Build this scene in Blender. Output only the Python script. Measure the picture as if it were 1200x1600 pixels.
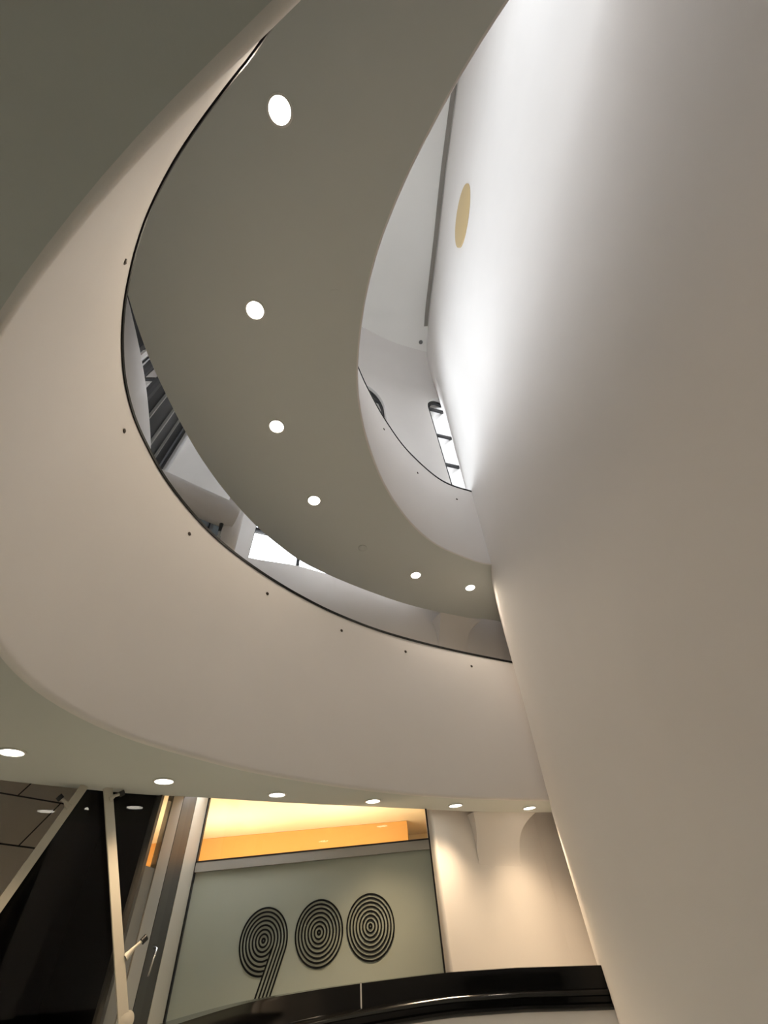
import bpy, bmesh, math
import numpy as np
from mathutils import Vector, Matrix
from mathutils.geometry import delaunay_2d_cdt, tessellate_polygon

sc = bpy.context.scene
for o in list(bpy.data.objects):
    bpy.data.objects.remove(o)
COL = sc.collection
U = 1.3            # one plan unit in metres
EYE = 1.6          # camera height
sin, cos, pi = math.sin, math.cos, math.pi
R_ = math.radians


def P(x, y, z):
    """plan units measured from the eye -> metres"""
    return Vector((x * U, y * U, EYE + z * U))


# ------------------------------------------------------------------ camera
F_PX, ZX, ZY = 640.0, 540.0, 200.0      # focal length and zenith point of the photograph, pixels


def camera():
    up = Vector((ZX - 600, -(ZY - 800), F_PX)).normalized()       # x right, y up, z forward
    fw = Vector((0, 0, 1)) - up * up.z
    fw.normalize()
    xr = Vector(np.cross(fw, up))
    if xr.x < 0:
        xr = -xr
    right = Vector((xr.x, fw.x, up.x))
    upw = Vector((xr.y, fw.y, up.y))
    fwd = Vector((xr.z, fw.z, up.z))
    m = Matrix((right, upw, -fwd)).transposed().to_4x4()
    m.translation = P(0, 0, 0)
    cd = bpy.data.cameras.new('camera')
    cd.sensor_fit = 'VERTICAL'
    cd.sensor_height = 36
    cd.lens = F_PX / 1600 * 36
    cd.clip_start = .02
    co = bpy.data.objects.new('camera', cd)
    co.matrix_world = m
    COL.objects.link(co)
    sc.camera = co


camera()

# ------------------------------------------------------------------ world, exposure
SKY = 7.8
w = bpy.data.worlds.new('sky')
sc.world = w
w.use_nodes = True
bg = w.node_tree.nodes['Background']
bg.inputs[0].default_value = (.90, .95, 1.0, 1)
bg.inputs[1].default_value = SKY
vs = sc.view_settings
vs.view_transform = 'Standard'
vs.look = 'None'
vs.exposure = 0.0
vs.gamma = 1
vs.use_curve_mapping = False
sc.cycles.use_denoising = True
sc.cycles.max_bounces = 10
sc.cycles.diffuse_bounces = 8
sc.cycles.sample_clamp_indirect = 6
UPPER_W, LOWER_W = 48, 108        # watts of the downlights
WARM = (1.0, .83, .64)
WARM_LOW = (1.0, .74, .47)
ROOM_W = 95                     # the orange room's ceiling lamps, all together


# ------------------------------------------------------------------ materials
def mat(name, col, rough=.6, metal=0, bump=0, scale=40, spec=.5, mott=0, coat=0):
    m = bpy.data.materials.new(name)
    m.use_nodes = True
    nt = m.node_tree
    b = nt.nodes['Principled BSDF']
    b.inputs['Base Color'].default_value = (*col, 1)
    b.inputs['Roughness'].default_value = rough
    b.inputs['Metallic'].default_value = metal
    b.inputs['Specular IOR Level'].default_value = spec
    b.inputs['Coat Weight'].default_value = coat
    tc = nt.nodes.new('ShaderNodeTexCoord')
    nz = nt.nodes.new('ShaderNodeTexNoise')
    nz.inputs['Scale'].default_value = scale
    nz.inputs['Detail'].default_value = 5
    nt.links.new(tc.outputs['Object'], nz.inputs['Vector'])
    if bump:
        bp = nt.nodes.new('ShaderNodeBump')
        bp.inputs['Strength'].default_value = bump
        bp.inputs['Distance'].default_value = .004
        nt.links.new(nz.outputs[0], bp.inputs['Height'])
        nt.links.new(bp.outputs[0], b.inputs['Normal'])
    if mott:
        n2 = nt.nodes.new('ShaderNodeTexNoise')
        n2.inputs['Scale'].default_value = 1.7
        nt.links.new(tc.outputs['Object'], n2.inputs['Vector'])
        rp = nt.nodes.new('ShaderNodeMapRange')
        rp.inputs[3].default_value = 1 - mott
        rp.inputs[4].default_value = 1 + mott
        nt.links.new(n2.outputs[0], rp.inputs[0])
        mx = nt.nodes.new('ShaderNodeVectorMath')
        mx.operation = 'SCALE'
        mx.inputs[0].default_value = col
        nt.links.new(rp.outputs[0], mx.inputs['Scale'])
        nt.links.new(mx.outputs[0], b.inputs['Base Color'])
    return m


def emit(name, col, s):
    m = bpy.data.materials.new(name)
    m.use_nodes = True
    nt = m.node_tree
    nt.nodes.remove(nt.nodes['Principled BSDF'])
    e = nt.nodes.new('ShaderNodeEmission')
    e.inputs[0].default_value = (*col, 1)
    e.inputs[1].default_value = s
    nt.links.new(e.outputs[0], nt.nodes['Material Output'].inputs[0])
    return m


def glass(name, tint=(1, 1, 1), refl=.08):
    m = bpy.data.materials.new(name)
    m.use_nodes = True
    nt = m.node_tree
    nt.nodes.remove(nt.nodes['Principled BSDF'])
    t = nt.nodes.new('ShaderNodeBsdfTransparent')
    t.inputs[0].default_value = (*tint, 1)
    g = nt.nodes.new('ShaderNodeBsdfGlossy')
    g.inputs['Roughness'].default_value = .01
    lw = nt.nodes.new('ShaderNodeFresnel')
    lw.inputs[0].default_value = 1.45
    mx = nt.nodes.new('ShaderNodeMixShader')
    nt.links.new(lw.outputs[0], mx.inputs[0])
    nt.links.new(t.outputs[0], mx.inputs[1])
    nt.links.new(g.outputs[0], mx.inputs[2])
    nt.links.new(mx.outputs[0], nt.nodes['Material Output'].inputs[0])
    return m


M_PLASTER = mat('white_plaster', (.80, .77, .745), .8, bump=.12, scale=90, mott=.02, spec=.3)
M_SOFFIT = mat('shade_toned_plaster', (.64, .66, .63), .7, bump=.1, scale=90, spec=.25)  # the white plaster again, with the soffits' shade put into the colour
M_CEIL = mat('ceiling_plaster', (.90, .885, .85), .7, spec=.25)
M_BLACK = mat('black_gloss', (.004, .004, .004), .12, spec=.25, coat=.0)
M_CAP = mat('black_cap', (.006, .006, .006), .5, spec=.15)
M_BLACKM = mat('black_frame', (.012, .012, .013), .4)
M_DARKGLASS = mat('dark_glass', (.004, .004, .005), .03, spec=.7)
M_DARKPANEL = mat('dark_panel', (.006, .007, .009), .3, spec=.12)
M_TEAL = mat('dark_teal_glass', (.03, .05, .055), .08)
M_TRIM = mat('lamp_trim', (.75, .74, .70), .35)
M_LENS = emit('lamp_lens', (1.0, .93, .80), 14)
M_STUD = mat('dark_metal_stud', (.06, .045, .035), .4, metal=.6)
M_FROST = mat('frosted_green_glass', (.45, .475, .40), .35, spec=.3, mott=.03)
M_VINYL = mat('black_vinyl', (.008, .008, .008), .5, spec=.2)
M_RAIL = mat('grey_metal_rail', (.42, .40, .36), .4, metal=.3)
M_ALU = mat('brushed_aluminium', (.36, .35, .32), .5, metal=.3)
M_ALUD = mat('dark_anodised', (.05, .047, .043), .5, metal=.2)
M_STRUT = mat('painted_strut', (.55, .52, .45), .45)
M_BEIGE = mat('beige_disc', (.56, .42, .22), .6)
M_ORANGE = mat('orange_wall', (.80, .47, .17), .6, mott=.05)
M_CREAM = mat('cream_ceiling', (.88, .83, .72), .6)
M_FLOOR = mat('floor_stone', (.62, .68, .70), .35, mott=.06)
M_DARKBOX = mat('dark_box', (.012, .012, .014), .9, spec=.1, mott=.3)  # near-black, so the added box outside the glazing stays dark
M_STEEL = mat('stainless_steel', (.6, .6, .6), .25, metal=1)
M_TAUPE = mat('taupe_strip', (.30, .275, .245), .6)
M_GLASS = glass('clear_glass')
M_SKYGL = glass('window_glass')
M_DUSK = mat('grey_panel', (.16, .16, .155), .5)


def tile_mat():
    m = mat('brown_stone_tile', (.16, .135, .11), .5)
    nt = m.node_tree
    b = nt.nodes['Principled BSDF']
    tc = nt.nodes.new('ShaderNodeTexCoord')
    br = nt.nodes.new('ShaderNodeTexBrick')
    br.inputs['Color1'].default_value = (.85, .74, .62, 1)
    br.inputs['Color2'].default_value = (.78, .68, .57, 1)
    br.inputs['Mortar'].default_value = (.02, .015, .012, 1)
    br.inputs['Scale'].default_value = 1
    br.inputs['Mortar Size'].default_value = .008
    br.inputs['Brick Width'].default_value = .9
    br.inputs['Row Height'].default_value = .45
    nt.links.new(tc.outputs['UV'], br.inputs['Vector'])
    nt.links.new(br.outputs[0], b.inputs['Base Color'])
    return m


M_TILE = tile_mat()


# ------------------------------------------------------------------ helpers
def mesh(name, verts, faces, m, parent=None, smooth=False, kind=None, angle=None):
    me = bpy.data.meshes.new(name)
    me.from_pydata([tuple(v) for v in verts], [], [tuple(f) for f in faces])
    bm = bmesh.new()
    bm.from_mesh(me)
    bmesh.ops.remove_doubles(bm, verts=bm.verts, dist=1e-5)
    bmesh.ops.recalc_face_normals(bm, faces=bm.faces)
    bm.to_mesh(me)
    bm.free()
    me.materials.append(m)
    if smooth:
        me.polygons.foreach_set('use_smooth', [True] * len(me.polygons))
        if angle:
            me.set_sharp_from_angle(angle=R_(angle))
    o = bpy.data.objects.new(name, me)
    COL.objects.link(o)
    if parent:
        o.parent = parent
        o.matrix_parent_inverse = Matrix.Translation(-parent.location)
    if kind:
        o['kind'] = kind
    return o


def tag(o, label, cat, group=None):
    o['label'] = label
    o['category'] = cat
    if group:
        o['group'] = group
    return o


def thing(name, label, cat, loc, group=None):
    e = bpy.data.objects.new(name, None)
    e.location = loc
    e.empty_display_size = .05
    COL.objects.link(e)
    return tag(e, label, cat, group)


def crom(pts, n=10):
    """Catmull-Rom through the points"""
    p = [np.array(q, float) for q in pts]
    p = [2 * p[0] - p[1]] + p + [2 * p[-1] - p[-2]]
    out = []
    for i in range(1, len(p) - 2):
        for k in range(n):
            t = k / n
            out.append(.5 * ((2 * p[i]) + (-p[i - 1] + p[i + 1]) * t + (2 * p[i - 1] - 5 * p[i] + 4 * p[i + 1] - p[i + 2]) * t * t
                             + (-p[i - 1] + 3 * p[i] - 3 * p[i + 1] + p[i + 2]) * t ** 3))
    out.append(p[-2])
    return np.array(out)


def resample(c, n):
    d = np.r_[0, np.cumsum(np.linalg.norm(np.diff(c, axis=0), axis=1))]
    s = np.linspace(0, d[-1], n)
    return np.stack([np.interp(s, d, c[:, k]) for k in range(c.shape[1])], 1)


def normals(c):
    t = np.gradient(c, axis=0)
    t /= np.linalg.norm(t, axis=1)[:, None]
    return np.stack([-t[:, 1], t[:, 0]], 1)


def smooth1(c, k=3):
    c = c.copy()
    for _ in range(k):
        c[1:-1] = .25 * c[:-2] + .5 * c[1:-1] + .25 * c[2:]
    return c


def loft(name, rows, m, closed=False, **kw):
    """rows: list of equally long lists of 3-D points"""
    n = len(rows[0])
    v = [p for r in rows for p in r]
    f = []
    for i in range(len(rows) - 1):
        for j in range(n - 1 + (1 if closed else 0)):
            a, b = i * n + j, i * n + (j + 1) % n
            f.append((a, b, b + n, a + n))
    return mesh(name, v, f, m, **kw)


def prism(name, poly, z0, z1, m, **kw):
    """plan polygon (units) extruded between two heights"""
    n = len(poly)
    v = [P(x, y, z0) for x, y in poly] + [P(x, y, z1) for x, y in poly]
    tr = tessellate_polygon([[Vector((x, y, 0)) for x, y in poly]])
    f = [tuple(t) for t in tr] + [tuple(i + n for i in t) for t in tr]
    f += [(i, (i + 1) % n, (i + 1) % n + n, i + n) for i in range(n)]
    return mesh(name, v, f, m, **kw)


def tube_data(pts, r, seg=12, caps=True):
    pts = [Vector(p) for p in pts]
    rs = r if isinstance(r, (list, tuple)) else [r] * len(pts)
    v, f = [], []
    ref = None
    for i, p in enumerate(pts):
        d = (pts[min(i + 1, len(pts) - 1)] - pts[max(i - 1, 0)]).normalized()
        if ref is None:
            ref = d.orthogonal().normalized()
        a = (ref - d * ref.dot(d)).normalized()
        ref = a
        b = d.cross(a)
        v += [p + (a * cos(2 * pi * k / seg) + b * sin(2 * pi * k / seg)) * rs[i] for k in range(seg)]
    for i in range(len(pts) - 1):
        for k in range(seg):
            f.append((i * seg + k, i * seg + (k + 1) % seg, (i + 1) * seg + (k + 1) % seg, (i + 1) * seg + k))
    if caps:
        f.append(tuple(range(seg)))
        f.append(tuple((len(pts) - 1) * seg + k for k in range(seg)))
    return v, f


def tube(name, pts, r, m, seg=12, **kw):
    v, f = tube_data(pts, r, seg)
    return mesh(name, v, f, m, smooth=True, angle=40, **kw)


def bar_data(a, b, w_, h, up=(0, 0, 1)):
    """rectangular bar from a to b; w_ across, h along up"""
    a, b = Vector(a), Vector(b)
    d = (b - a).normalized()
    up = Vector(up)
    s = d.cross(up).normalized()
    u = s.cross(d).normalized()
    v = []
    for p in (a, b):
        for i, j in ((-1, -1), (1, -1), (1, 1), (-1, 1)):
            v.append(p + s * i * w_ / 2 + u * j * h / 2)
    return v, [(0, 1, 2, 3), (4, 5, 6, 7), (0, 1, 5, 4), (1, 2, 6, 5), (2, 3, 7, 6), (3, 0, 4, 7)]


def bar(name, a, b, w_, h, m, up=(0, 0, 1), **kw):
    v, f = bar_data(a, b, w_, h, up)
    return mesh(name, v, f, m, **kw)


def join(parts):
    v, f = [], []
    for pv, pf in parts:
        k = len(v)
        v += list(pv)
        f += [tuple(i + k for i in q) for q in pf]
    return v, f


def lathe(name, prof, at, axis, m, seg=40, **kw):
    """prof: (radius, height along axis) metres"""
    ax = Vector(axis).normalized()
    a = ax.orthogonal().normalized()
    b = ax.cross(a)
    v, f = [], []
    for r, h in prof:
        v += [Vector(at) + ax * h + (a * cos(2 * pi * k / seg) + b * sin(2 * pi * k / seg)) * r for k in range(seg)]
    for i in range(len(prof) - 1):
        for k in range(seg):
            f.append((i * seg + k, i * seg + (k + 1) % seg, (i + 1) * seg + (k + 1) % seg, (i + 1) * seg + k))
    for i in (0, len(prof) - 1):
        if prof[i][0] > 1e-4:
            f.append(tuple(i * seg + k for k in range(seg)))
    return mesh(name, v, f, m, smooth=True, angle=35, **kw)


# ------------------------------------------------------------------ plan curves (units)
Z_F, Z_S1, Z_L1, Z_R1 = -EYE / U, 1.0, 1.95, 2.75       # floor, lower soffit, level-1 floor, level-1 rail
Z_S2, Z_L2, Z_R2, Z_C = 3.7, 4.35, 5.2, 11.4           # upper soffit, level-2 floor, rail, roof ceiling

E1 = [(2.6, 6.0), (1.9, 5.79), (1.48, 5.57), (.84, 5.24), (.19, 4.86), (-.47, 4.33), (-.99, 3.79), (-1.27, 3.44), (-1.49, 3.06), (-1.66, 2.74),
      (-1.77, 2.38), (-1.80, 1.95), (-1.72, 1.56), (-1.56, 1.18), (-1.33, .82), (-1.07, .5), (-.83, .29), (-.58, .13), (-.33, -.01),
      (-.04, -.15), (.4, -.37), (1.0, -.65), (1.8, -.95), (3.0, -1.3)]
K = 2.75
R1 = [(2.7, 6.3), (2.0, 6.07)] + [(x * K, y * K) for x, y in
      [(0.614, 2.147), (0.25, 1.927), (-0.041, 1.718), (-0.238, 1.531), (-0.381, 1.354), (-0.497, 1.171), (-0.575, 1.007), (-0.617, 0.866), (-0.64, 0.715), (-0.639, 0.586), (-0.629, 0.498), (-0.603, 0.404), (-0.563, 0.315), (-0.521, 0.243), (-0.481, 0.187), (-0.445, 0.142), (-0.402, 0.095), (-0.353, 0.05), (-0.305, 0.011), (-0.256, -0.024), (-0.209, -0.055), (-0.173, -0.078), (-0.142, -0.097)]] + \
     [(-.2, -.40), (.1, -.62), (.6, -.95), (1.3, -1.3), (3.1, -1.9)]
K = 3.7
E2 = [(2.6, 5.0), (1.9, 4.83)] + [(x * K, y * K) for x, y in
      [(0.378, 1.274), (0.274, 1.208), (0.175, 1.125), (0.091, 1.007), (0.023, 0.855), (-0.013, 0.724), (-0.032, 0.595), (-0.033, 0.481), (-0.018, 0.384), (0.003, 0.299), (0.027, 0.23), (0.055, 0.168), (0.084, 0.117), (0.112, 0.072), (0.146, 0.025), (0.187, -0.028), (0.231, -0.079), (0.276, -0.126)]] + [(1.35, -.78), (2.0, -1.2), (3.0, -1.6)]
R2 = [(2.6, 5.0), (1.9, 4.80), (1.51, 4.63), (.99, 4.32), (.47, 3.69), (.16, 3.12), (-.05, 2.6), (-.16, 2.24), (-.25, 1.85), (-.28, 1.35),
      (-.15, .8), (.1, .2), (.5, -.35), (1.2, -.95), (2.0, -1.35), (3.0, -1.7)]
O2 = [(2.6, 6.9), (1.74, 6.30), (1.25, 6.12), (.74, 5.85), (.2, 5.52), (-.37, 5.07), (-.85, 4.63), (-1.18, 4.27), (-1.38, 3.95), (-1.6, 3.5), (-1.78, 2.94),
      (-1.88, 2.44), (-1.92, 2.0), (-1.93, 1.63), (-1.92, 1.26), (-1.85, .78), (-1.7, .1), (-1.35, -.9), (-.6, -2.0), (.6, -2.8), (2.0, -3.2), (3.1, -3.4)]
O1 = [(3.0, 6.9), (1.67, 6.25), (.75, 5.80), (.1, 5.38), (-.76, 4.83), (-1.3, 4.47), (-1.81, 4.10), (-2.2, 3.84), (-2.46, 3.61), (-2.89, 3.16),
      (-3.4, 2.5), (-3.9, 1.6), (-4.3, .5), (-4.5, -1.5), (-4.5, -5.0), (3.1, -5.0)]


def gallery(name, E, Rl, z0, z1, rad, label_cap, zfloor):
    """a gallery front: filleted bottom edge, raking face, flat top, inner face; black cap on top"""
    n = 260
    e = smooth1(resample(crom(E), n), 6)
    # pair each edge point with the rail point beyond it
    r = smooth1(resample(crom(Rl), 4 * n), 6)
    idx = [int(np.argmin(np.hypot(*(r - q).T))) for q in e]
    idx = np.maximum.accumulate(np.array(idx, float))
    for _ in range(60):
        idx[1:-1] = .25 * idx[:-2] + .5 * idx[1:-1] + .25 * idx[2:]
    r = np.stack([np.interp(idx, np.arange(4 * n), r[:, k]) for k in (0, 1)], 1)
    nrm = normals(e)
    # outward = away from the opening (to the right of travel is the opening)
    sgn = -1 if np.dot(nrm[n // 3], e[n // 3] - np.array([1.0, 2.0])) < 0 else 1
    no = nrm * sgn
    rows = [[] for _ in range(13)]
    for i in range(n):
        a, b = e[i], r[i]
        rd = rad(a) if callable(rad) else rad
        q0 = a + no[i] * rd
        dirv = np.array([b[0] - a[0], b[1] - a[1], z1 - z0])
        dirv /= np.linalg.norm(dirv)
        p0 = np.array([q0[0], q0[1], z0])
        pc = np.array([a[0], a[1], z0])
        p1 = pc + dirv * rd
        k = 0
        for t in (0, .17, .34, .5, .66, .83, 1):
            q = (1 - t) ** 2 * p0 + 2 * t * (1 - t) * pc + t * t * p1
            rows[k].append(P(*q))
            k += 1
        top = np.array([b[0], b[1], z1])
        for t in (.25, .5, .75, 1):
            q = p1 + (top - p1) * t
            rows[k].append(P(*q))
            k += 1
        q = np.array([b[0] + no[i][0] * .085, b[1] + no[i][1] * .085, z1])
        fx = a + (b - a) * (zfloor - z0) / (z1 - z0)
        rows[k].append(P(*q))
        q = np.array([fx[0] + no[i][0] * .085, fx[1] + no[i][1] * .085, zfloor])
        rows[k + 1].append(P(*q))
    o = loft(name, rows, M_PLASTER, smooth=True, angle=50)
    # cap rail
    prof = [(-.010, -.008), (.09, -.008), (.09, .018), (-.010, .018)]
    cr = [[P(r[i][0] + no[i][0] * dx, r[i][1] + no[i][1] * dx, z1 + dz) for dx, dz in prof] for i in range(n)]
    cap = loft('cap_rail', cr, M_CAP, closed=True)
    inner = [tuple(e[i] + no[i] * (rad(e[i]) if callable(rad) else rad)) for i in range(0, n, 2)]
    floor_in = [tuple(e[i] + (r[i] - e[i]) * (zfloor - z0) / (z1 - z0) + no[i] * .06) for i in range(0, n, 2)]
    return o, cap, inner, floor_in, (e, r, no)


def rad1(a):
    # the edge softens where the gallery swings over the visitor
    t = min(max((1.8 - a[1]) / 1.6, 0), 1)
    t = t if a[0] < 1.0 else 0
    return .03 - .008 * t


def slab(name, inner, outer, z, m, flip=False):
    poly = [Vector((x, y, 0)) for x, y in inner] + [Vector((x, y, 0)) for x, y in reversed(outer)]
    tr = tessellate_polygon([poly])
    return mesh(name, [P(p.x, p.y, z) for p in poly], [tuple(t) for t in tr], m, kind='structure')


# ------------------------------------------------------------------ structure: floors and galleries
prism('floor', [(-9, -6), (5, -6), (5, 12), (-9, 12)], Z_F - .1, Z_F, M_FLOOR, kind='structure')

g1, cap1, in1, fin1, (e1, r1, n1) = gallery('gallery_front', E1, R1, Z_S1, Z_R1, rad1, '', Z_L1)
tag(g1, 'lower curved white gallery front with a warm beige glow sweeping past the tall blank wall', 'balcony')
g1['group'] = 'gallery fronts'
cap1.parent = g1
cap1['label'] = 'thin black cap rail'
g2, cap2, in2, fin2, (e2, r2, n2) = gallery('gallery_front', E2, R2, Z_S2, Z_R2, .02, '', Z_L2)
tag(g2, 'upper pale grey-white gallery front below the arched windows', 'balcony')
g2['group'] = 'gallery fronts'
cap2.parent = g2
cap2['label'] = 'thin black cap rail'

o1 = [tuple(p) for p in crom(O1[:-2], 6)] + O1[-2:]
o2 = [tuple(p) for p in crom(O2, 6)]
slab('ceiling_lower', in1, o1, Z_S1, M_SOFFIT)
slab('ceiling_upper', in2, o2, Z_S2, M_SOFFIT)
slab('floor_upper', fin2, o2, Z_L2, M_FLOOR)
slab('floor_middle', fin1, o1, Z_L1, M_FLOOR)


def edge_band(name, c, z0, z1, m):
    c = resample(np.array(c), 220)
    loft(name, [[P(x, y, z) for x, y in c] for z in (z0, z1)], m, smooth=True, kind='structure')


edge_band('trim_1', o2, Z_S2, Z_L2, M_PLASTER)
edge_band('trim_2', o1[:-2], Z_S1, Z_L1, M_PLASTER)

# ------------------------------------------------------------------ the tall blank wall
WB = crom([(3.3, -5.4), (2.75, -3.5), (2.35, -1.8), (2.11, -.33), (1.93, .9), (1.79, 2.1), (1.66, 3.1), (1.54, 3.96), (1.45, 4.6), (1.47, 5.0), (1.56, 5.45),
           (1.68, 5.95), (1.86, 6.6), (2.15, 7.4)], 8)
WB = resample(WB, 110)


def wall_dx(z, y):
    zs = [-1.3, 1.0, 2.2, 2.75, 3.7, 5.2, 6.7, 9.2, 11.4]
    dx = [-.09, -.08, -.02, .0, .03, .07, .15, .17, .07]
    t = min(max((y - 3.4) / 1.4, 0), 1)
    k = min(max((z - 6.0) / 5.4, 0), 1)
    return float(np.interp(z, zs, dx)) * t * t * (3 - 2 * t) + .13 * k * k * (3 - 2 * k)


rows = []
for z in np.linspace(Z_F, Z_C + .05, 60):
    rows.append([P(x + wall_dx(z, y), y, z) for x, y in WB])
loft('wall_right', rows, M_PLASTER, smooth=True, kind='structure')

# ------------------------------------------------------------------ the outer wall with its windows
FP = [(6.5, 8.2), (3.7, 7.28), (2.6, 6.95), (1.76, 6.64), (1.0, 6.32), (.3, 5.93), (-.35, 5.5), (-.95, 5.13), (-1.41, 4.83), (-1.8, 4.66), (-2.12, 4.5),
      (-2.5, 4.1), (-2.83, 3.6), (-2.90, 3.15), (-2.72, 2.75), (-2.55, 2.4), (-2.3, 1.75), (-2.13, 1.15), (-2.03, .6), (-2.0, -.3), (-1.65, -1.6),
      (-.7, -2.9), (1.0, -3.9), (3.3, -4.8), (6.5, -5.4)]
FC = resample(crom(FP, 12), 700)
FD = np.r_[0, np.cumsum(np.linalg.norm(np.diff(FC, axis=0), axis=1))]
FN = normals(FC)
if np.dot(FN[100], FC[100] - np.array([.3, 1.5])) < 0:
    FN = -FN           # outward


def s_at(x, y):
    return float(FD[np.argmin(np.hypot(FC[:, 0] - x, FC[:, 1] - y))])


def FS(s, z, off=0.0):
    """point on the outer wall: s along its plan, z height, off outward"""
    x, y = np.interp(s, FD, FC[:, 0]), np.interp(s, FD, FC[:, 1])
    nx, ny = np.interp(s, FD, FN[:, 0]), np.interp(s, FD, FN[:, 1])
    x, y = x + nx * off, y + ny * off
    k = 1 - .034 * max(z - 4.2, 0)
    zz = z
    if z > 10.6:                              # cove into the roof ceiling
        a = min((z - 10.6) / .8, 1) * pi / 2
        zz = 10.6 + .8 * sin(a)
        k -= .16 * (1 - cos(a))
    return P(.3 + (x - .3) * k, 1.5 + (y - 1.5) * k, zz)


def arch(s0, s1, z0, z1, n=14):
    """outline of a tall window with a round-cornered head"""
    w2 = abs(s1 - s0) / 2
    r = min(w2, .62)
    rz = r * 1.15
    lo, hi = min(s0, s1), max(s0, s1)
    pts = [(lo, z0 + (z1 - rz - z0) * t) for t in np.linspace(0, 1, 12)[:-1]]
    pts += [(lo + r - r * cos(a), z1 - rz + rz * sin(a)) for a in np.linspace(0, pi / 2, n)]
    pts += [(hi - r + r * sin(a), z1 - rz + rz * cos(a)) for a in np.linspace(0, pi / 2, n)]
    pts += [(hi, z0 + (z1 - rz - z0) * t) for t in np.linspace(1, 0, 12)[1:]]
    k = max(2, int(abs(s1 - s0) / .15))
    pts += [(hi + (lo - hi) * t, z0) for t in np.linspace(0, 1, k + 1)[1:-1]]
    out = [pts[0]]
    for p in pts[1:]:
        if math.dist(p, out[-1]) > 1e-3:
            out.append(p)
    return out


def rect(s0, s1, z0, z1):
    lo, hi = min(s0, s1), max(s0, s1)
    pts = []
    for (a, b), (c, d) in zip([(lo, z0), (lo, z1), (hi, z1), (hi, z0)], [(lo, z1), (hi, z1), (hi, z0), (lo, z0)]):
        k = max(2, int(math.dist((a, b), (c, d)) / .2))
        pts += [(a + (c - a) * t, b + (d - b) * t) for t in np.linspace(0, 1, k + 1)[:-1]]
    return pts


def pip(p, poly):
    c = False
    j = len(poly) - 1
    for i in range(len(poly)):
        if (poly[i][1] > p[1]) != (poly[j][1] > p[1]) and p[0] < (poly[j][0] - poly[i][0]) * (p[1] - poly[i][1]) / (poly[j][1] - poly[i][1]) + poly[i][0]:
            c = not c
        j = i
    return c


Z_SILL = 4.12
W = [
    ('window_1', arch(s_at(2.60, 6.94), s_at(1.74, 6.62), Z_SILL, 10.4)),
    ('window_2', arch(s_at(.30, 5.93), s_at(-.62, 5.35), Z_SILL, 9.85)),
    ('window_3', arch(s_at(-.80, 5.22), s_at(-2.09, 4.52), Z_SILL, 9.9)),
    ('window_4', rect(s_at(-2.03, .62), s_at(-2.89, 3.20), Z_SILL, 8.6)),
    ('window_5', rect(s_at(-2.89, 3.42), s_at(-2.33, 4.30), 2.6, 4.62)),
    ('added_window', rect(s_at(-.5, -3.1), s_at(1.2, -4.0), 5.4, 8.8)),  # unseen window added behind the visitor to brighten the upper hall
]
HOLES = [h for _, h in W]


def facade():
    S0, S1, Z1 = FD[0], FD[-1], 11.4
    s_low = s_at(.30, 5.93)                       # right of this the wall comes down to the floor
    bot = []
    outline = [(S0, Z_F), (s_low, Z_F), (s_low, 1.12), (S1, 1.12), (S1, Z1), (S0, Z1)]
    pts, edges = [], []

    def addloop(lp):
        k = len(pts)
        pts.extend([Vector(p) for p in lp])
        edges.extend([(k + i, k + (i + 1) % len(lp)) for i in range(len(lp))])
    dense = []
    for i in range(len(outline)):
        a, b = outline[i], outline[(i + 1) % len(outline)]
        k = max(1, int(math.dist(a, b) / .2))
        dense += [(a[0] + (b[0] - a[0]) * t, a[1] + (b[1] - a[1]) * t) for t in np.linspace(0, 1, k + 1)[:-1]]
    addloop(dense)
    for h in HOLES:
        addloop(h)
    zs = list(np.arange(Z_F + .25, 10.5, .3)) + list(np.linspace(10.6, 11.33, 9))
    for s in np.arange(S0 + .1, S1, .13):
        for z in zs:
            if z < 1.22 and s > s_low - .08:
                continue
            if any(pip((s, z), h) or min(math.dist((s, z), q) for q in h) < .07 for h in HOLES):
                continue
            pts.append(Vector((s, z)))
    vo, _, fo, *_ = delaunay_2d_cdt(pts, edges, [], 0, 1e-5)
    faces = []
    for f in fo:
        c = sum((vo[i] for i in f), Vector((0, 0))) / len(f)
        if any(pip(c, h) for h in HOLES) or not pip(c, outline):
            continue
        faces.append(f)
    mesh('wall_back', [FS(v.x, v.y) for v in vo], faces, M_PLASTER, smooth=True, angle=60, kind='structure')


facade()
GL = .13     # depth of the window reveals


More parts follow.
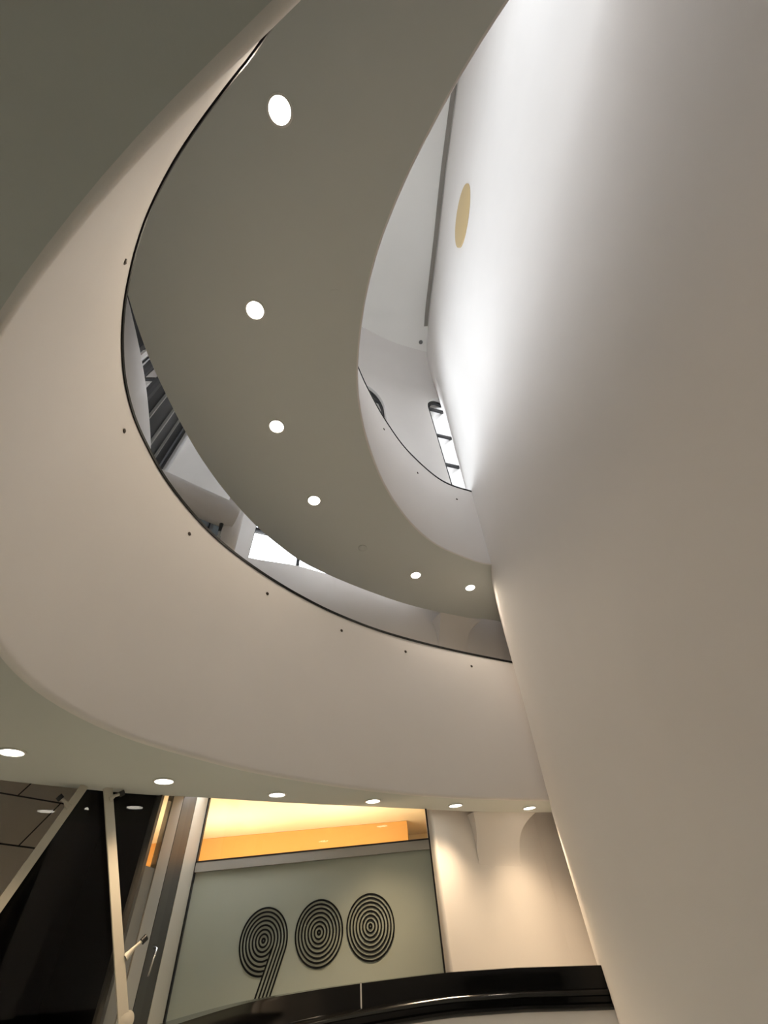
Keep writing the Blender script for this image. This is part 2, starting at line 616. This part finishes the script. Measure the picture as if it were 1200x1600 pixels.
def window(name, loop, bars, frame_w=.07, pane_m=None, uprights=(), bar_m=None, frame_m=None):
    """reveal + black frame ring + horizontal bars + one pane"""
    n = len(loop)
    base = FS(loop[0][0], loop[0][1])
    e = bpy.data.objects.new(name, None)
    e.location = base
    COL.objects.link(e)
    e['kind'] = 'structure'
    ring = loop + [loop[0]]
    c = np.mean(np.array(loop), axis=0)
    # reveal, softly rounded into the wall
    rows = []
    for off in (0, .04, .09, GL + .06):
        rows.append([FS(s, z, off) for s, z in ring])
    loft('reveal', rows, M_PLASTER, parent=e, smooth=True, angle=50)

    def inset(d):
        out = []
        a = np.array(loop)
        t = np.roll(a, -1, 0) - np.roll(a, 1, 0)
        t /= np.linalg.norm(t, axis=1)[:, None] + 1e-9
        nn = np.stack([-t[:, 1], t[:, 0]], 1)
        if np.dot(nn[3], c - a[3]) < 0:
            nn = -nn
        a = a + nn * d
        return [tuple(q) for q in a] + [tuple(a[0])]
    r0, r1 = inset(0), inset(frame_w)
    loft('window_frame', [[FS(s, z, GL - .04) for s, z in r0], [FS(s, z, GL - .04) for s, z in r1],
                          [FS(s, z, GL + .05) for s, z in r1], [FS(s, z, GL + .05) for s, z in r0]], frame_m or M_BLACKM, parent=e)
    lo, hi = min(p[0] for p in loop), max(p[0] for p in loop)
    for zb, th in bars:
        ss = np.linspace(lo, hi, 9)
        ss = [s for s in ss]
        for q in (0, -1):                       # keep the bar inside the curved head
            while not pip((ss[q] + (.01 if q == 0 else -.01), zb), loop) and abs(ss[q] - c[0]) > .05:
                ss[q] += .02 if q == 0 else -.02
        ss = [s for s in ss if ss[0] <= s <= ss[-1]]
        rws = [[FS(s, zb - th / 2, GL - .04), FS(s, zb + th / 2, GL - .04), FS(s, zb + th / 2, GL + .05), FS(s, zb - th / 2, GL + .05)] for s in ss]
        loft('glazing_bar', rws, bar_m or M_BLACKM, closed=True, parent=e)
    for s, th, za, zb in uprights:
        rws = [[FS(s - th / 2, z, GL - .04), FS(s + th / 2, z, GL - .04), FS(s + th / 2, z, GL + .05), FS(s - th / 2, z, GL + .05)] for z in np.linspace(za, zb, 8)]
        loft('mullion', rws, bar_m or M_BLACKM, closed=True, parent=e)
    # pane: strips across
    z0, z1 = min(p[1] for p in loop), max(p[1] for p in loop)
    ss = np.linspace(lo + .01, hi - .01, 12)
    cols = []
    for s in ss:
        top = z1
        while top > z0 and not pip((s, top - .001), loop):
            top -= .02
        cols.append([FS(s, z0 + .005 + (top - z0 - .005) * t, GL) for t in np.linspace(0, 1, 12)])
    loft('pane', cols, pane_m or M_SKYGL, parent=e, smooth=True)
    return e


BARS = [(10.02, .07), (8.98, .06), (7.95, .06), (6.9, .06), (5.85, .06), (4.85, .06)]
window(*W[0], BARS, frame_w=.10)
window(*W[1], [(z - .45, t) for z, t in BARS], frame_w=.045)
window(*W[2], frame_w=.02, bars=[(4.75, .05), (6.2, .06), (7.85, .06), (9.25, .07)], uprights=[(s_at(-1.38, 4.84), .05, 4.12, 9.8)])
w4 = window('window_4', W[3][1], [], frame_w=.05,
            uprights=[(s_at(-2.20, 1.5), .05, 4.12, 8.6), (s_at(-2.30, 1.78), .03, 4.12, 8.6), (s_at(-2.38, 2.07), .05, 4.12, 8.6)])
for sa, sb in ((s_at(-2.04, .70), s_at(-2.20, 1.48)), (s_at(-2.39, 2.1), s_at(-2.89, 3.15))):
    loft('dark_panel', [[FS(s, z, GL - .03) for s in np.linspace(sa, sb, 14)] for z in np.linspace(4.14, 8.58, 10)], M_DARKPANEL, parent=w4, smooth=True)
for x, y, t in ((-2.47, 2.25, .018), (-2.64, 2.62, .03), (-2.80, 2.95, .015)):
    s0 = s_at(x, y)
    loft('light_mullion', [[FS(s0 + a * t / 2, z, o_) for a, o_ in ((-1, GL - .06), (1, GL - .06), (1, GL - .02), (-1, GL - .02))] for z in np.linspace(4.14, 8.58, 8)], M_ALU, closed=True, parent=w4)
window('window_5', W[4][1], [], frame_w=.08, pane_m=M_TEAL, uprights=[(s_at(-2.5, 4.1), .05, 2.6, 4.62)])

window('added_window', W[5][1], [(z, .06) for z in (6.5, 7.6, 8.7)])

# roof ceiling
top = [FS(s, 11.4) for s in np.linspace(0, FD[-1], 200)]
tv = [Vector((p.x, p.y, 0)) for p in top]
tr = tessellate_polygon([tv])
mesh('ceiling', [Vector((p.x, p.y, EYE + Z_C * U)) for p in top], [tuple(t) for t in tr], M_CEIL, kind='structure')

# ground-floor shell behind the visitor
for i, (a, b) in enumerate([((-4.5, -5), (3.2, -5)), ((-4.5, .3), (-4.5, -5))]):
    mesh(['wall_rear', 'wall_left'][i], [P(a[0], a[1], Z_F), P(b[0], b[1], Z_F), P(b[0], b[1], Z_L1), P(a[0], a[1], Z_L1)], [(0, 1, 2, 3)], M_PLASTER, kind='structure')

# ------------------------------------------------------------------ brackets that carry the slabs off the outer wall
def hit(p, nrm, path):
    """distance from p along nrm to a plan polyline"""
    best = .45
    for a, b in zip(path[:-1], path[1:]):
        a, b = np.array(a), np.array(b)
        m_ = np.array([[nrm[0], a[0] - b[0]], [nrm[1], a[1] - b[1]]])
        if abs(np.linalg.det(m_)) < 1e-9:
            continue
        t, u = np.linalg.solve(m_, a - p)
        if -.01 <= u <= 1.01 and 0 < t < 1.5:
            best = min(best, t) if best != .45 else t
    return best


def bracket(name, xa, xb, ya, yb, ztop, drop, path, label):
    """a pier face flaring into the soffit; (xa,ya)-(xb,yb) runs along the slab edge; the flare widens at the top"""
    a, b = np.array([xa, ya]), np.array([xb, yb])
    t = (b - a) / np.linalg.norm(b - a)
    nrm = np.array([-t[1], t[0]])
    if nrm[1] < 0:
        nrm = -nrm
    L = np.linalg.norm(b - a)
    rows = []
    for k in np.linspace(0, 1, 22):
        z = ztop - drop * k
        fl = .20 * (1 - min(k / .55, 1)) ** 2.4          # side flare
        p, q = a - t * fl * .25, b + t * fl
        row = []
        cols = [p * (1 - u) + q * u for u in (0, .2, .4, .6, .8, 1)]
        ds = [hit(c, nrm, path) for c in cols]
        row.append(P(*(cols[0] + nrm * (ds[0] + .02)), z))
        for c, dd in zip(cols, ds):
            row.append(P(*(c + nrm * (dd + .004) * (1 - (1 - k) ** 1.7)), z))
        row.append(P(*(cols[-1] + nrm * (ds[-1] + .02)), z))
        rows.append(row)
    o = loft(name, rows, M_PLASTER, smooth=True, angle=45)
    tag(o, label, 'bracket', 'brackets joining the slabs to the outer wall')
    return o


LOWPATH = [(.23, 5.56), (.36, 5.68), (.55, 5.86), (.8, 6.06), (1.1, 6.26), (1.5, 6.52)]
UPPATH = [tuple(c) for c in FC[:300:4]]
bracket('slab_bracket', .72, 1.28, 5.80, 6.07, 1.0, .50, LOWPATH, 'flared white bracket under the lower slab beside the pale peach wall')
bracket('slab_bracket', .80, 1.28, 5.88, 6.14, 3.7, .50, UPPATH, 'flared shaded bracket under the upper slab, above the black cap rail')

# ------------------------------------------------------------------ ground floor: glazed wall with the house number
GY = 5.40
gw = thing('glazed_partition', 'glazed partition with a clear amber-lit strip above a frosted green-grey panel', 'glass wall', P(-1.1, GY, Z_F))
XL, XR = -2.28, .12
mesh('frosted_panel', *[[P(XL, GY, Z_F), P(XR, GY, Z_F), P(XR, GY, .66), P(XL, GY, .66), P(XL, GY + .03, Z_F), P(XR, GY + .03, Z_F), P(XR, GY + .03, .66), P(XL, GY + .03, .66)],
     [(0, 1, 2, 3), (4, 5, 6, 7), (0, 1, 5, 4), (3, 2, 6, 7), (0, 3, 7, 4), (1, 2, 6, 5)]], M_FROST, parent=gw)
mesh('clear_pane', [P(XL, GY + .01, .74), P(XR, GY + .01, .74), P(XR, GY + .01, 1.35), P(XL, GY + .01, 1.35)], [(0, 1, 2, 3)], M_GLASS, parent=gw)
bar('transom', P(XL, GY, .70), P(XR, GY, .70), .10, .10, M_RAIL, parent=gw)
bar('top_gasket', P(XL, GY - .03, .742), P(XR, GY - .03, .742), .03, .016, M_BLACKM, parent=gw)
bar('side_gasket', P(XR + .008, GY - .01, Z_F), P(XR + .008, GY - .01, 1.35), .02, .05, M_BLACKM, up=(0, 1, 0), parent=gw)
bar('side_gasket', P(XL - .008, GY - .01, Z_F), P(XL - .008, GY - .01, 1.35), .02, .05, M_BLACKM, up=(0, 1, 0), parent=gw)

# house number
nm = thing('house_number', 'black house number 900 drawn in concentric rings on the frosted panel', 'sign', P(-1.0, GY - .004, -.35))
RO = .226
RK = [(.0245, .090)] + [((c - .0295) * 1.0, c + .0295) for c in (.188, .319, .449, .585, .716, .845, .9705)]


def ringmesh(cx, cz, specs, extra=()):
    v, f = [], []
    for r0, r1, a0, a1 in specs:
        n = max(10, int(abs(a1 - a0) / (2 * pi) * 80))
        k = len(v)
        for i in range(n + 1):
            a = a0 + (a1 - a0) * i / n
            for r in (r0, r1):
                v.append((cx + r * cos(a), cz + r * sin(a)))
        f += [(k + 2 * i, k + 2 * i + 1, k + 2 * i + 3, k + 2 * i + 2) for i in range(n)]
    for q in extra:
        k = len(v)
        v += q
        f.append(tuple(range(k, k + len(q))))
    n = len(v)
    V = [P(x, GY - .006, z) for x, z in v] + [P(x, GY, z) for x, z in v]
    Fc = list(f) + [tuple(i + n for i in q) for q in f]
    from collections import Counter
    ec = Counter()
    for q in f:
        for i in range(len(q)):
            ec[tuple(sorted((q[i], q[(i + 1) % len(q)])))] += 1
    Fc += [(a, b, b + n, a + n) for (a, b), c in ec.items() if c == 1]
    return V, Fc


for cx, cz in ((-.99, .145), (-.509, .153)):
    V, Fc = ringmesh(cx, cz, [(a * RO, b * RO, 0, 2 * pi) for a, b in RK])
    mesh('digit_zero', V, Fc, M_VINYL, parent=nm)
cx, cz = -1.506, .128
phi = R_(69)
pt = phi - pi / 2
d = np.array([-cos(phi), -sin(phi)])
nv = np.array([cos(pt), sin(pt)])
ZEND = -.36
specs, extra = [], []
r3 = RK[3][0] * RO
for k, (a, b) in enumerate(RK):
    a *= RO
    b *= RO
    if k <= 3:
        specs.append((a, b, 0, 2 * pi))
    else:
        specs.append((a, b, pt, pt + 2 * pi - math.acos(r3 / ((a + b) / 2))))
    if k >= 3:
        q = []
        for r in (a, b):
            p = np.array([cx, cz]) + nv * r
            t = (p[1] - ZEND) / -d[1]
            q.append((tuple(p), tuple(p + d * t)))
        extra.append([q[0][0], q[0][1], q[1][1], q[1][0]])
V, Fc = ringmesh(cx, cz, specs, extra)
mesh('digit_nine', V, Fc, M_VINYL, parent=nm)

# rounded jamb between the glazed wall and the plaster wall
jp = [(.118, 5.46), (.135, 5.52)] + [(.175 - .04 * cos(a), 5.52 - .04 * sin(a)) for a in np.linspace(0, pi * .8, 14)][1:] + [(.23, 5.56), (.36, 5.68), (.55, 5.86), (.8, 6.06), (1.1, 6.26), (1.5, 6.52)]
loft('trim_3', [[P(x, y, z) for x, y in jp] for z in (Z_F, .2, 1.2)], M_PLASTER, smooth=True, kind='structure')

# the amber room behind
AZ = 1.352
AR = [(-2.15, 4.03), (-3.2, 5.40), (-4.6, 7.1), (-4.6, 9.2), (.6, 9.2), (.6, 5.95), (.2, 5.44), (-2.36, 5.2)]
mesh('ceiling_amber_room', [P(x, y, AZ) for x, y in AR], [tuple(range(len(AR)))], M_CREAM, kind='structure')
mesh('wall_amber_room', [P(x, y, z) for z in (Z_F, AZ) for x, y in AR[:6]], [(i, i + 1, i + 7, i + 6) for i in range(5)], M_CREAM, kind='structure')
o = prism('amber_bulkhead', [(-4.45, 7.75), (-.13, 7.95), (-.13, 8.7), (-4.45, 8.5)], Z_F, 1.35, M_ORANGE)
tag(o, 'glowing orange partition seen above the frosted panel', 'partition')

# posts between the number wall and the dark entrance glazing, receding along the return
post_specs = [
    # x0,y0,x1,y1, material, label
    (-2.065, 3.90, -2.085, 3.98, M_ALUD, 'slim dark edge post beside the black entrance glazing', .0),
    (-2.09, 4.16, -2.125, 4.42, M_ALU, 'flat grey aluminium post right beside the amber sliver', .0),
    (-2.135, 4.45, -2.18, 4.68, M_ALUD, 'dark anodised door post with a thin bright edge', .08),
    (-2.19, 4.70, -2.225, 4.92, M_ALUD, 'deep shadowed post behind the door post', .13),
    (-2.235, 4.95, -2.295, 5.38, M_STRUT, 'pale upright post at the edge of the frosted panel', .22),
]
for x0, y0, x1, y1, m, lb, dz in post_specs:
    o = prism('facade_post', [(x0, y0), (x1, y1), (x1 - .06, y1 + .02), (x0 - .06, y0 + .02)], Z_F, 1.11 + dz, m)
    tag(o, lb, 'post', 'posts between the glazings')
sv = thing('sliver_window', 'narrow window sliver glowing amber between dark and grey posts', 'window', P(-2.085, 4.0, Z_F))
mesh('pane', [P(-2.085, 3.98, .56), P(-2.095, 4.15, .56), P(-2.095, 4.15, 1.0), P(-2.085, 3.98, 1.0)], [(0, 1, 2, 3)], M_GLASS, parent=sv)
mesh('lower_panel', [P(-2.085, 3.98, Z_F), P(-2.095, 4.15, Z_F), P(-2.095, 4.15, .56), P(-2.085, 3.98, .56)], [(0, 1, 2, 3)], M_DUSK, parent=sv)
# door lever on the dark post
dl = thing('door_handle', 'small dark lever handle on the dark door post', 'handle', P(-2.13, 4.5, .12))
tube('lever', [P(-2.12, 4.52, .13), P(-2.09, 4.50, .12), P(-2.08, 4.46, .06), P(-2.09, 4.46, -.02)], .012, M_STEEL, parent=dl)

# ------------------------------------------------------------------ dark entrance glazing
dg = thing('entrance_glazing', 'black entrance glazing mirroring the round downlights', 'glass wall', P(-2.5, 3.6, Z_F))
GLP = [(-2.075, 3.93), (-2.44, 3.62), (-2.54, 3.463), (-2.98, 3.251), (-3.46, 2.54), (-3.92, 1.6), (-4.32, .5), (-4.5, .2)]
mesh('glass_sheet', [P(x, y, z) for z in (Z_F, .99) for x, y in GLP], [(i, i + 1, i + 1 + len(GLP), i + len(GLP)) for i in range(len(GLP) - 1)], M_GLASS, parent=dg)

# outside the glazing: added near-black box that keeps the sky out, and a tiled wall
OUT = [(-2.10, 3.97), (-4.2, 6.6), (-8, 6.0), (-8.0, -1), (-4.6, -1)]
mesh('wall_dark_box', [P(x, y, z) for z in (Z_F, 2.6) for x, y in OUT], [(i, i + 1, i + 1 + len(OUT), i + len(OUT)) for i in range(len(OUT) - 1)], M_DARKBOX, kind='structure')
mesh('ceiling_dark_box', [P(-2.3, 4.2, 2.0), P(-4.2, 6.6, 2.0), P(-8, 6, 2.0), P(-8, -1, 2.0), P(-4.4, -1, 2.0), P(-4.3, .5, 2.0), P(-2.9, 3.2, 2.0)], [tuple(range(7))], M_DARKBOX, kind='structure')
mesh('floor_dark_box', [P(-2.3, 4.2, Z_F + .01), P(-4.2, 6.6, Z_F + .01), P(-8, 6, Z_F + .01), P(-8, -1, Z_F + .01), P(-4.6, -1, Z_F + .01), P(-4.3, .5, Z_F + .01), P(-2.9, 3.2, Z_F + .01)], [tuple(range(7))], M_DARKBOX, kind='structure')
# ------------------------------------------------------------------ camera helper for facade items on a vertical plane
def on_line(az, el, a, b):
    """point of the vertical plane through plan points a,b seen at azimuth/elevation (degrees)"""
    dx, dy = cos(R_(az)), sin(R_(az))
    ex, ey = b[0] - a[0], b[1] - a[1]
    r = (a[0] * ey - a[1] * ex) / (dx * ey - dy * ex)
    return (r * dx, r * dy, r * math.tan(R_(el)))


# brown tiled wall outside the glazing
TA, TB = (-3.3, 4.6), (-5.3, 3.0)
tp = [on_line(a, e_, TA, TB) for a, e_ in ((125.6, 13.5), (138, 13.5), (138, 3.0), (131.0, 3.0))]
tp += [on_line(128.3, 4.5, TA, TB)]
tv = [P(*p) for p in tp]
bk = [v + Vector((-.1, .13, 0)) for v in tv]
n = len(tv)
o = mesh('tiled_wall', tv + bk, [tuple(range(n)), tuple(range(n, 2 * n))] + [(i, (i + 1) % n, (i + 1) % n + n, i + n) for i in range(n)], M_TILE)
uv = o.data.uv_layers.new(name='UVMap')
dr = (Vector((TB[0] - TA[0], TB[1] - TA[1], 0))).normalized()
for pl in o.data.polygons:
    for li in pl.loop_indices:
        c = o.data.vertices[o.data.loops[li].vertex_index].co
        uv.data[li].uv = (c.dot(dr) * .9 + c.z * .5, c.z * 1.0 - c.dot(dr) * .1)
tag(o, 'brown stone-tiled wall seen through the entrance glazing behind the sloping strut', 'wall')

# struts of the glazing, just inside it
SA, SB = (-2.05, 3.86), (-2.85, 3.10)


def strut(name, p, q, label, arms):
    a, b = P(*p), P(*q)
    t = thing(name, label, 'strut', b)
    nrm = Vector((SB[1] - SA[1], -(SB[0] - SA[0]), 0)).normalized()
    bar('bar', a, b, .075, .03, M_STRUT, up=nrm, parent=t)
    for (s, e_) in arms:
        s, e_ = P(*s), P(*e_)
        m_ = (s + e_) / 2 + Vector((0, 0, .01))
        v1 = tube_data([s, m_, e_], [.030, .014, .014], 10)
        v2 = tube_data([e_ - (e_ - s).normalized() * .012, e_ + (e_ - s).normalized() * .03], .026, 14)
        mesh('spider_arm', *v1, M_STRUT, parent=t, smooth=True, angle=40)
        mesh('clamp_disc', *v2, M_BLACKM, parent=t, smooth=True, angle=40)
    return t


def ol(a, e_):
    return on_line(a, e_, SA, SB)


strut('glazing_strut', ol(125.4, 13.2), ol(128.9, 2.0), 'pale steel strut sloping down to the bottom of the brown tiled wall', [(ol(126.0, 11.4), ol(127.0, 12.1))])
strut('glazing_strut', ol(123.3, 13.2), ol(115.75, -3.5), 'pale steel strut leaning toward the posts in front of the black glass',
      [(ol(122.8, 12.2), ol(121.9, 12.7)), (ol(117.3, 1.0), ol(116.2, 2.0))])
o = lathe('anchor_plate', [(.06, 0), (.06, .012), (.03, .02), (.0, .02)], P(*ol(116.0, -2.6)), (.7, -.7, 0), M_STRUT)
tag(o, 'round pale anchor plate at the foot of the leaning strut', 'plate')

# ------------------------------------------------------------------ black glossy counter at the bottom
CT = [(r * cos(R_(a)), r * sin(R_(a))) for a, r in ((122, 1.9), (117, 2.4), (112, 3.1), (106, 4.0), (101, 4.48), (97, 4.75), (92, 5.0), (88, 5.13), (82, 5.22), (78, 5.28), (75, 5.35), (74.3, 5.38))]
CT = resample(crom(CT, 14), 120)
CN = normals(CT)
if np.dot(CN[60], CT[60] - np.array([0, 1.0])) < 0:
    CN = -CN


def ct_z(p):
    # height of the top edge follows the photo's gentle crown
    a = math.degrees(math.atan2(p[1], p[0]))
    return float(np.interp(a, [72, 75, 82, 88, 97, 106, 112, 122], [-.232, -.213, -.183, -.170, -.168, -.166, -.168, -.16]))


cb = thing('reception_counter', 'curved white counter with a glossy black rolled top band before the frosted panel', 'counter', P(.09, 5.1, Z_F))
prof = [(.10, .0), (.0, .0), (-.004, -.012), (-.002, -.060), (-.006, -.095), (-.022, -.102), (-.030, -.112), (-.024, -.122), (-.010, -.128), (-.012, -.150), (-.030, -.158), (-.034, -.170),
        (-.022, -.180), (.0, -.184), (.10, -.184)]
prof = [(dx * 1.25, dz * 1.28) for dx, dz in prof]
rows = [[P(p[0] + CN[i][0] * dx, p[1] + CN[i][1] * dx, ct_z(p) + dz) for dx, dz in prof] for i, p in enumerate(CT)]
loft('black_band', rows, M_BLACK, closed=True, parent=cb, smooth=True, angle=35)
rows = [[P(p[0] + CN[i][0] * dx, p[1] + CN[i][1] * dx, z) for dx, z in ((.06, ct_z(p) - .234), (-.006, ct_z(p) - .236), (-.006, -.6), (-.006, Z_F), (.06, Z_F))] for i, p in enumerate(CT)]
loft('white_body', rows, M_PLASTER, parent=cb, smooth=True, angle=35)
i = int(np.argmin(np.abs(np.degrees(np.arctan2(CT[:, 1], CT[:, 0])) - 96.5)))
p, nn = CT[i], CN[i]
bar('seam', P(p[0] - nn[0] * .006, p[1] - nn[1] * .006, ct_z(p)), P(p[0] - nn[0] * .006, p[1] - nn[1] * .006, ct_z(p) - .13), .012, .012, M_TRIM, up=(0, 1, 0), parent=cb)

# ------------------------------------------------------------------ downlights
def downlight(x, y, z, rad, watts, label, group, col=WARM):
    c = P(x, y, z)
    t = thing('downlight', label, 'ceiling light', c, group)
    rm_ = rad * U
    lathe('trim_ring', [(rm_ * 1.02, -.002), (rm_ * 1.22, -.002), (rm_ * 1.20, -.009), (rm_ * 1.02, -.012), (rm_ * 1.0, -.004)], c, (0, 0, 1), M_TRIM, parent=t)
    lathe('lens', [(rm_, -.003), (rm_ * .98, -.007), (.0, -.008)], c, (0, 0, 1), M_LENS, parent=t, seg=32)
    ld = bpy.data.lights.new('lamp', 'SPOT')
    ld.energy = watts
    ld.color = col
    ld.spot_size = R_(150 if col is WARM else 118)
    ld.spot_blend = .8 if col is WARM else 1.0
    ld.shadow_soft_size = rm_ * .9
    lo = bpy.data.objects.new('lamp', ld)
    lo.location = c - Vector((0, 0, .03))
    COL.objects.link(lo)
    lo.parent = t
    lo.matrix_parent_inverse = Matrix.Translation(-t.location)


LL = [(-2.46, 2.67, 'lower soffit downlight furthest left, above the brown tiled wall'),
      (-1.89, 3.54, 'lower soffit downlight above the grey and dark posts'),
      (-1.19, 4.23, 'lower soffit downlight above the left end of the amber strip'),
      (-.39, 4.80, 'lower soffit downlight above the right half of the amber strip'),
      (.45, 5.34, 'lower soffit downlight between the amber strip and the flared bracket'),
      (1.33, 5.84, 'lower soffit downlight nearest the tall blank wall')]
for x, y, lb in LL + [(-2.95, 1.65, 'lower soffit downlight added out of view to brighten the entrance side')]:  # last one is an extra lamp, added out of view to brighten the soffit
    downlight(x, y, Z_S1, .066, LOWER_W, lb, 'lower soffit downlights', WARM_LOW)
# more of the same row, over and behind the visitor
UL = [((434, 179), (-.11, -.03), 'largest upper soffit downlight, nearest the visitor'),
      (0, (-.243, .282), 'second largest upper soffit downlight'),
      (0, (-.27, .58), 'third upper soffit downlight, where the soffit is widest'),
      (0, (-.22, .86), 'fourth upper soffit downlight, before the small smoke detector'),
      (0, (.10, 1.30), 'upper soffit downlight just past the small smoke detector'),
      (0, (.325, 1.42), 'smallest upper soffit downlight beside the tall blank wall')]
for _, (x, y), lb in UL:
    downlight(x * Z_S2, y * Z_S2, Z_S2, .0185 * Z_S2, UPPER_W, lb, 'upper soffit downlights')

o = lathe('smoke_detector', [(.075, 0), (.075, -.012), (.05, -.03), (.0, -.034)], P(-.09 * Z_S2, 1.11 * Z_S2, Z_S2), (0, 0, 1), M_SOFFIT)
tag(o, 'small round smoke detector on the upper soffit', 'smoke detector')
o = lathe('sprinkler_cover', [(.07, 0), (.07, -.004), (.0, -.005)], P(-.06 * Z_S2, .27 * Z_S2, Z_S2), (0, 0, 1), M_SOFFIT)
tag(o, 'faint flat round cover plate on the upper soffit', 'cover plate')
o = lathe('ceiling_sensor', [(.07, 0), (.07, -.02), (.04, -.05), (.0, -.055)], P(.13 * Z_C, .39 * Z_C, Z_C), (0, 0, 1), M_DUSK)
tag(o, 'small grey sensor on the roof ceiling below the end of the dark slot', 'sensor')

# studs on the gallery fronts
def stud(x, y, z, e, r, label):
    i = int(np.argmin(np.hypot(e[:, 0] - x, e[:, 1] - y)))
    tx = normals(e)[i]
    if np.dot(tx, np.array([0, 0]) - e[i]) < 0:
        tx = -tx
    o = lathe('face_stud', [(.022, -.003), (.022, .006), (.012, .012), (.0, .013)], P(x, y, z), (tx[0], tx[1], 0), M_STUD, seg=16)
    tag(o, label, 'stud', 'studs on the gallery fronts')


def face_xy(az, z, e, r, z0, z1):
    """where the raking front lies at this azimuth and height"""
    t = (z - z0) / (z1 - z0)
    c = e + (r - e) * t
    a = np.degrees(np.arctan2(c[:, 1], c[:, 0])) % 360
    m = (c[:, 1] > -1)
    i = int(np.argmin(np.where(m, np.abs(a - az), 999)))
    return c[i]


for az, lb in ((161.0, 'topmost stud on the lower gallery front'), (140.9, 'stud on the lower gallery front level with the dark windows'),
               (124.7, 'stud on the lower gallery front below the steel turnbuckle'), (110.5, 'stud on the lower gallery front below the bright window'),
               (98.7, 'middle stud of the lower gallery front, under the white slot wall'), (88.8, 'stud on the lower gallery front under the shaded bracket'),
               (79.8, 'stud on the lower gallery front nearest the tall blank wall')):
    x, y = face_xy(az, 2.56, e1, r1, Z_S1, Z_R1)
    stud(x, y, 2.56, e1, r1, lb)
for az, lb in ((88.0, 'stud on the upper gallery front near the half-hidden arched window'), (81.7, 'middle stud of the upper gallery front'),
               (75.0, 'stud on the upper gallery front under the large arched window')):
    x, y = face_xy(az, 4.9, e2, r2, Z_S2, Z_R2)
    stud(x, y, 4.9, e2, r2, lb)

# ------------------------------------------------------------------ tall wall: beige disc, ceiling slot
wx, wy, wz = 1.935, 1.31, 8.9
ax = Vector((-1, -.14, 0)).normalized()
o = lathe('round_panel', [(.47 * U, -.05), (.47 * U, .012), (.455 * U, .016), (.0, .016)], P(wx, wy, wz), ax, M_BEIGE, seg=64)
tag(o, 'round beige panel high on the tall blank wall', 'wall panel')
ws = [WB[i] for i in range(len(WB)) if -.9 < WB[i][1] < 4.12][::1]
rows = []
for p in ws:
    x = p[0] + wall_dx(Z_C, p[1])
    rows.append([P(x - .115, p[1], Z_C + .0), P(x - .115, p[1], Z_C - .03), P(x - .02, p[1], Z_C - .03), P(x - .02, p[1], Z_C)])
o = loft('ceiling_slot', rows, M_TAUPE, closed=True)
tag(o, 'long dark slot where the roof ceiling meets the tall blank wall', 'ceiling slot')
o = lathe('wall_pin', [(.012, -.02), (.012, .008), (.0, .01)], P(1.995, 1.995 * .39, 1.995 * 1.12), ax, M_STUD, seg=12)
tag(o, 'tiny dark pin alone on the tall blank wall', 'pin')

# ------------------------------------------------------------------ the glazed bay left of the bright window
bm_ = tube('bay_beam', [P(-2.95, 2.45, 3.84), P(-2.30, 3.08, 3.84), P(-1.90, 3.47, 3.86)], .175 * U, M_PLASTER, seg=40)
tag(bm_, 'thick rounded white beam crossing the gap between the galleries', 'beam')
col = tube('bay_column', [P(-1.95, 3.56, Z_L1), P(-1.95, 3.56, 3.5), P(-1.95, 3.56, 6.5)], .115 * U, M_PLASTER, seg=32)
tag(col, 'slim white column standing beside the bright window', 'column')
tb = thing('turnbuckle', 'steel turnbuckle rod under the rounded white beam', 'turnbuckle', P(-1.95, 3.55, 3.4))
tube('rod', [P(-1.93, 3.30, 3.50), P(-1.96, 3.40, 3.05)], [.02, .02], M_STEEL, parent=tb)
tube('sleeve', [P(-1.937, 3.325, 3.40), P(-1.95, 3.367, 3.20)], [.03, .03], M_STEEL, parent=tb)
tube('clevis', [P(-1.925, 3.285, 3.56), P(-1.93, 3.30, 3.46)], [.032, .022], M_BLACKM, parent=tb)

# ------------------------------------------------------------------ lamps of the amber room, daylight portals
for x, y in ((-2.6, 6.6), (-.9, 6.6)):
    ld = bpy.data.lights.new('amber_room_lamp', 'AREA')
    ld.shape = 'DISK'
    ld.size = .8
    ld.energy = ROOM_W / 2
    ld.color = (1.0, .76, .44)
    lo = bpy.data.objects.new('amber_room_lamp', ld)
    lo.location = P(x, y, .2)
    lo.rotation_euler = (pi, 0, 0)
    COL.objects.link(lo)


def portal(loop):
    a = np.array(loop)
    sm, zm = (a[:, 0].min() + a[:, 0].max()) / 2, (a[:, 1].min() + a[:, 1].max()) / 2
    c = FS(sm, zm, GL + .25)
    inn = FS(sm, zm, -.5)
    up = (FS(sm, zm + .5, .5) - FS(sm, zm - .5, .5)).normalized()
    zax = (c - inn).normalized()
    xax = up.cross(zax).normalized()
    yax = zax.cross(xax)
    m = Matrix((xax, yax, zax)).transposed().to_4x4()
    m.translation = c
    ld = bpy.data.lights.new('sky_portal', 'AREA')
    ld.shape = 'RECTANGLE'
    ld.size = (a[:, 0].max() - a[:, 0].min() + .4) * U
    ld.size_y = (a[:, 1].max() - a[:, 1].min() + .4) * U
    ld.cycles.is_portal = True
    lo = bpy.data.objects.new('sky_portal', ld)
    lo.matrix_world = m
    COL.objects.link(lo)


for _, lp in W[:4] + W[5:]:
    portal(lp)
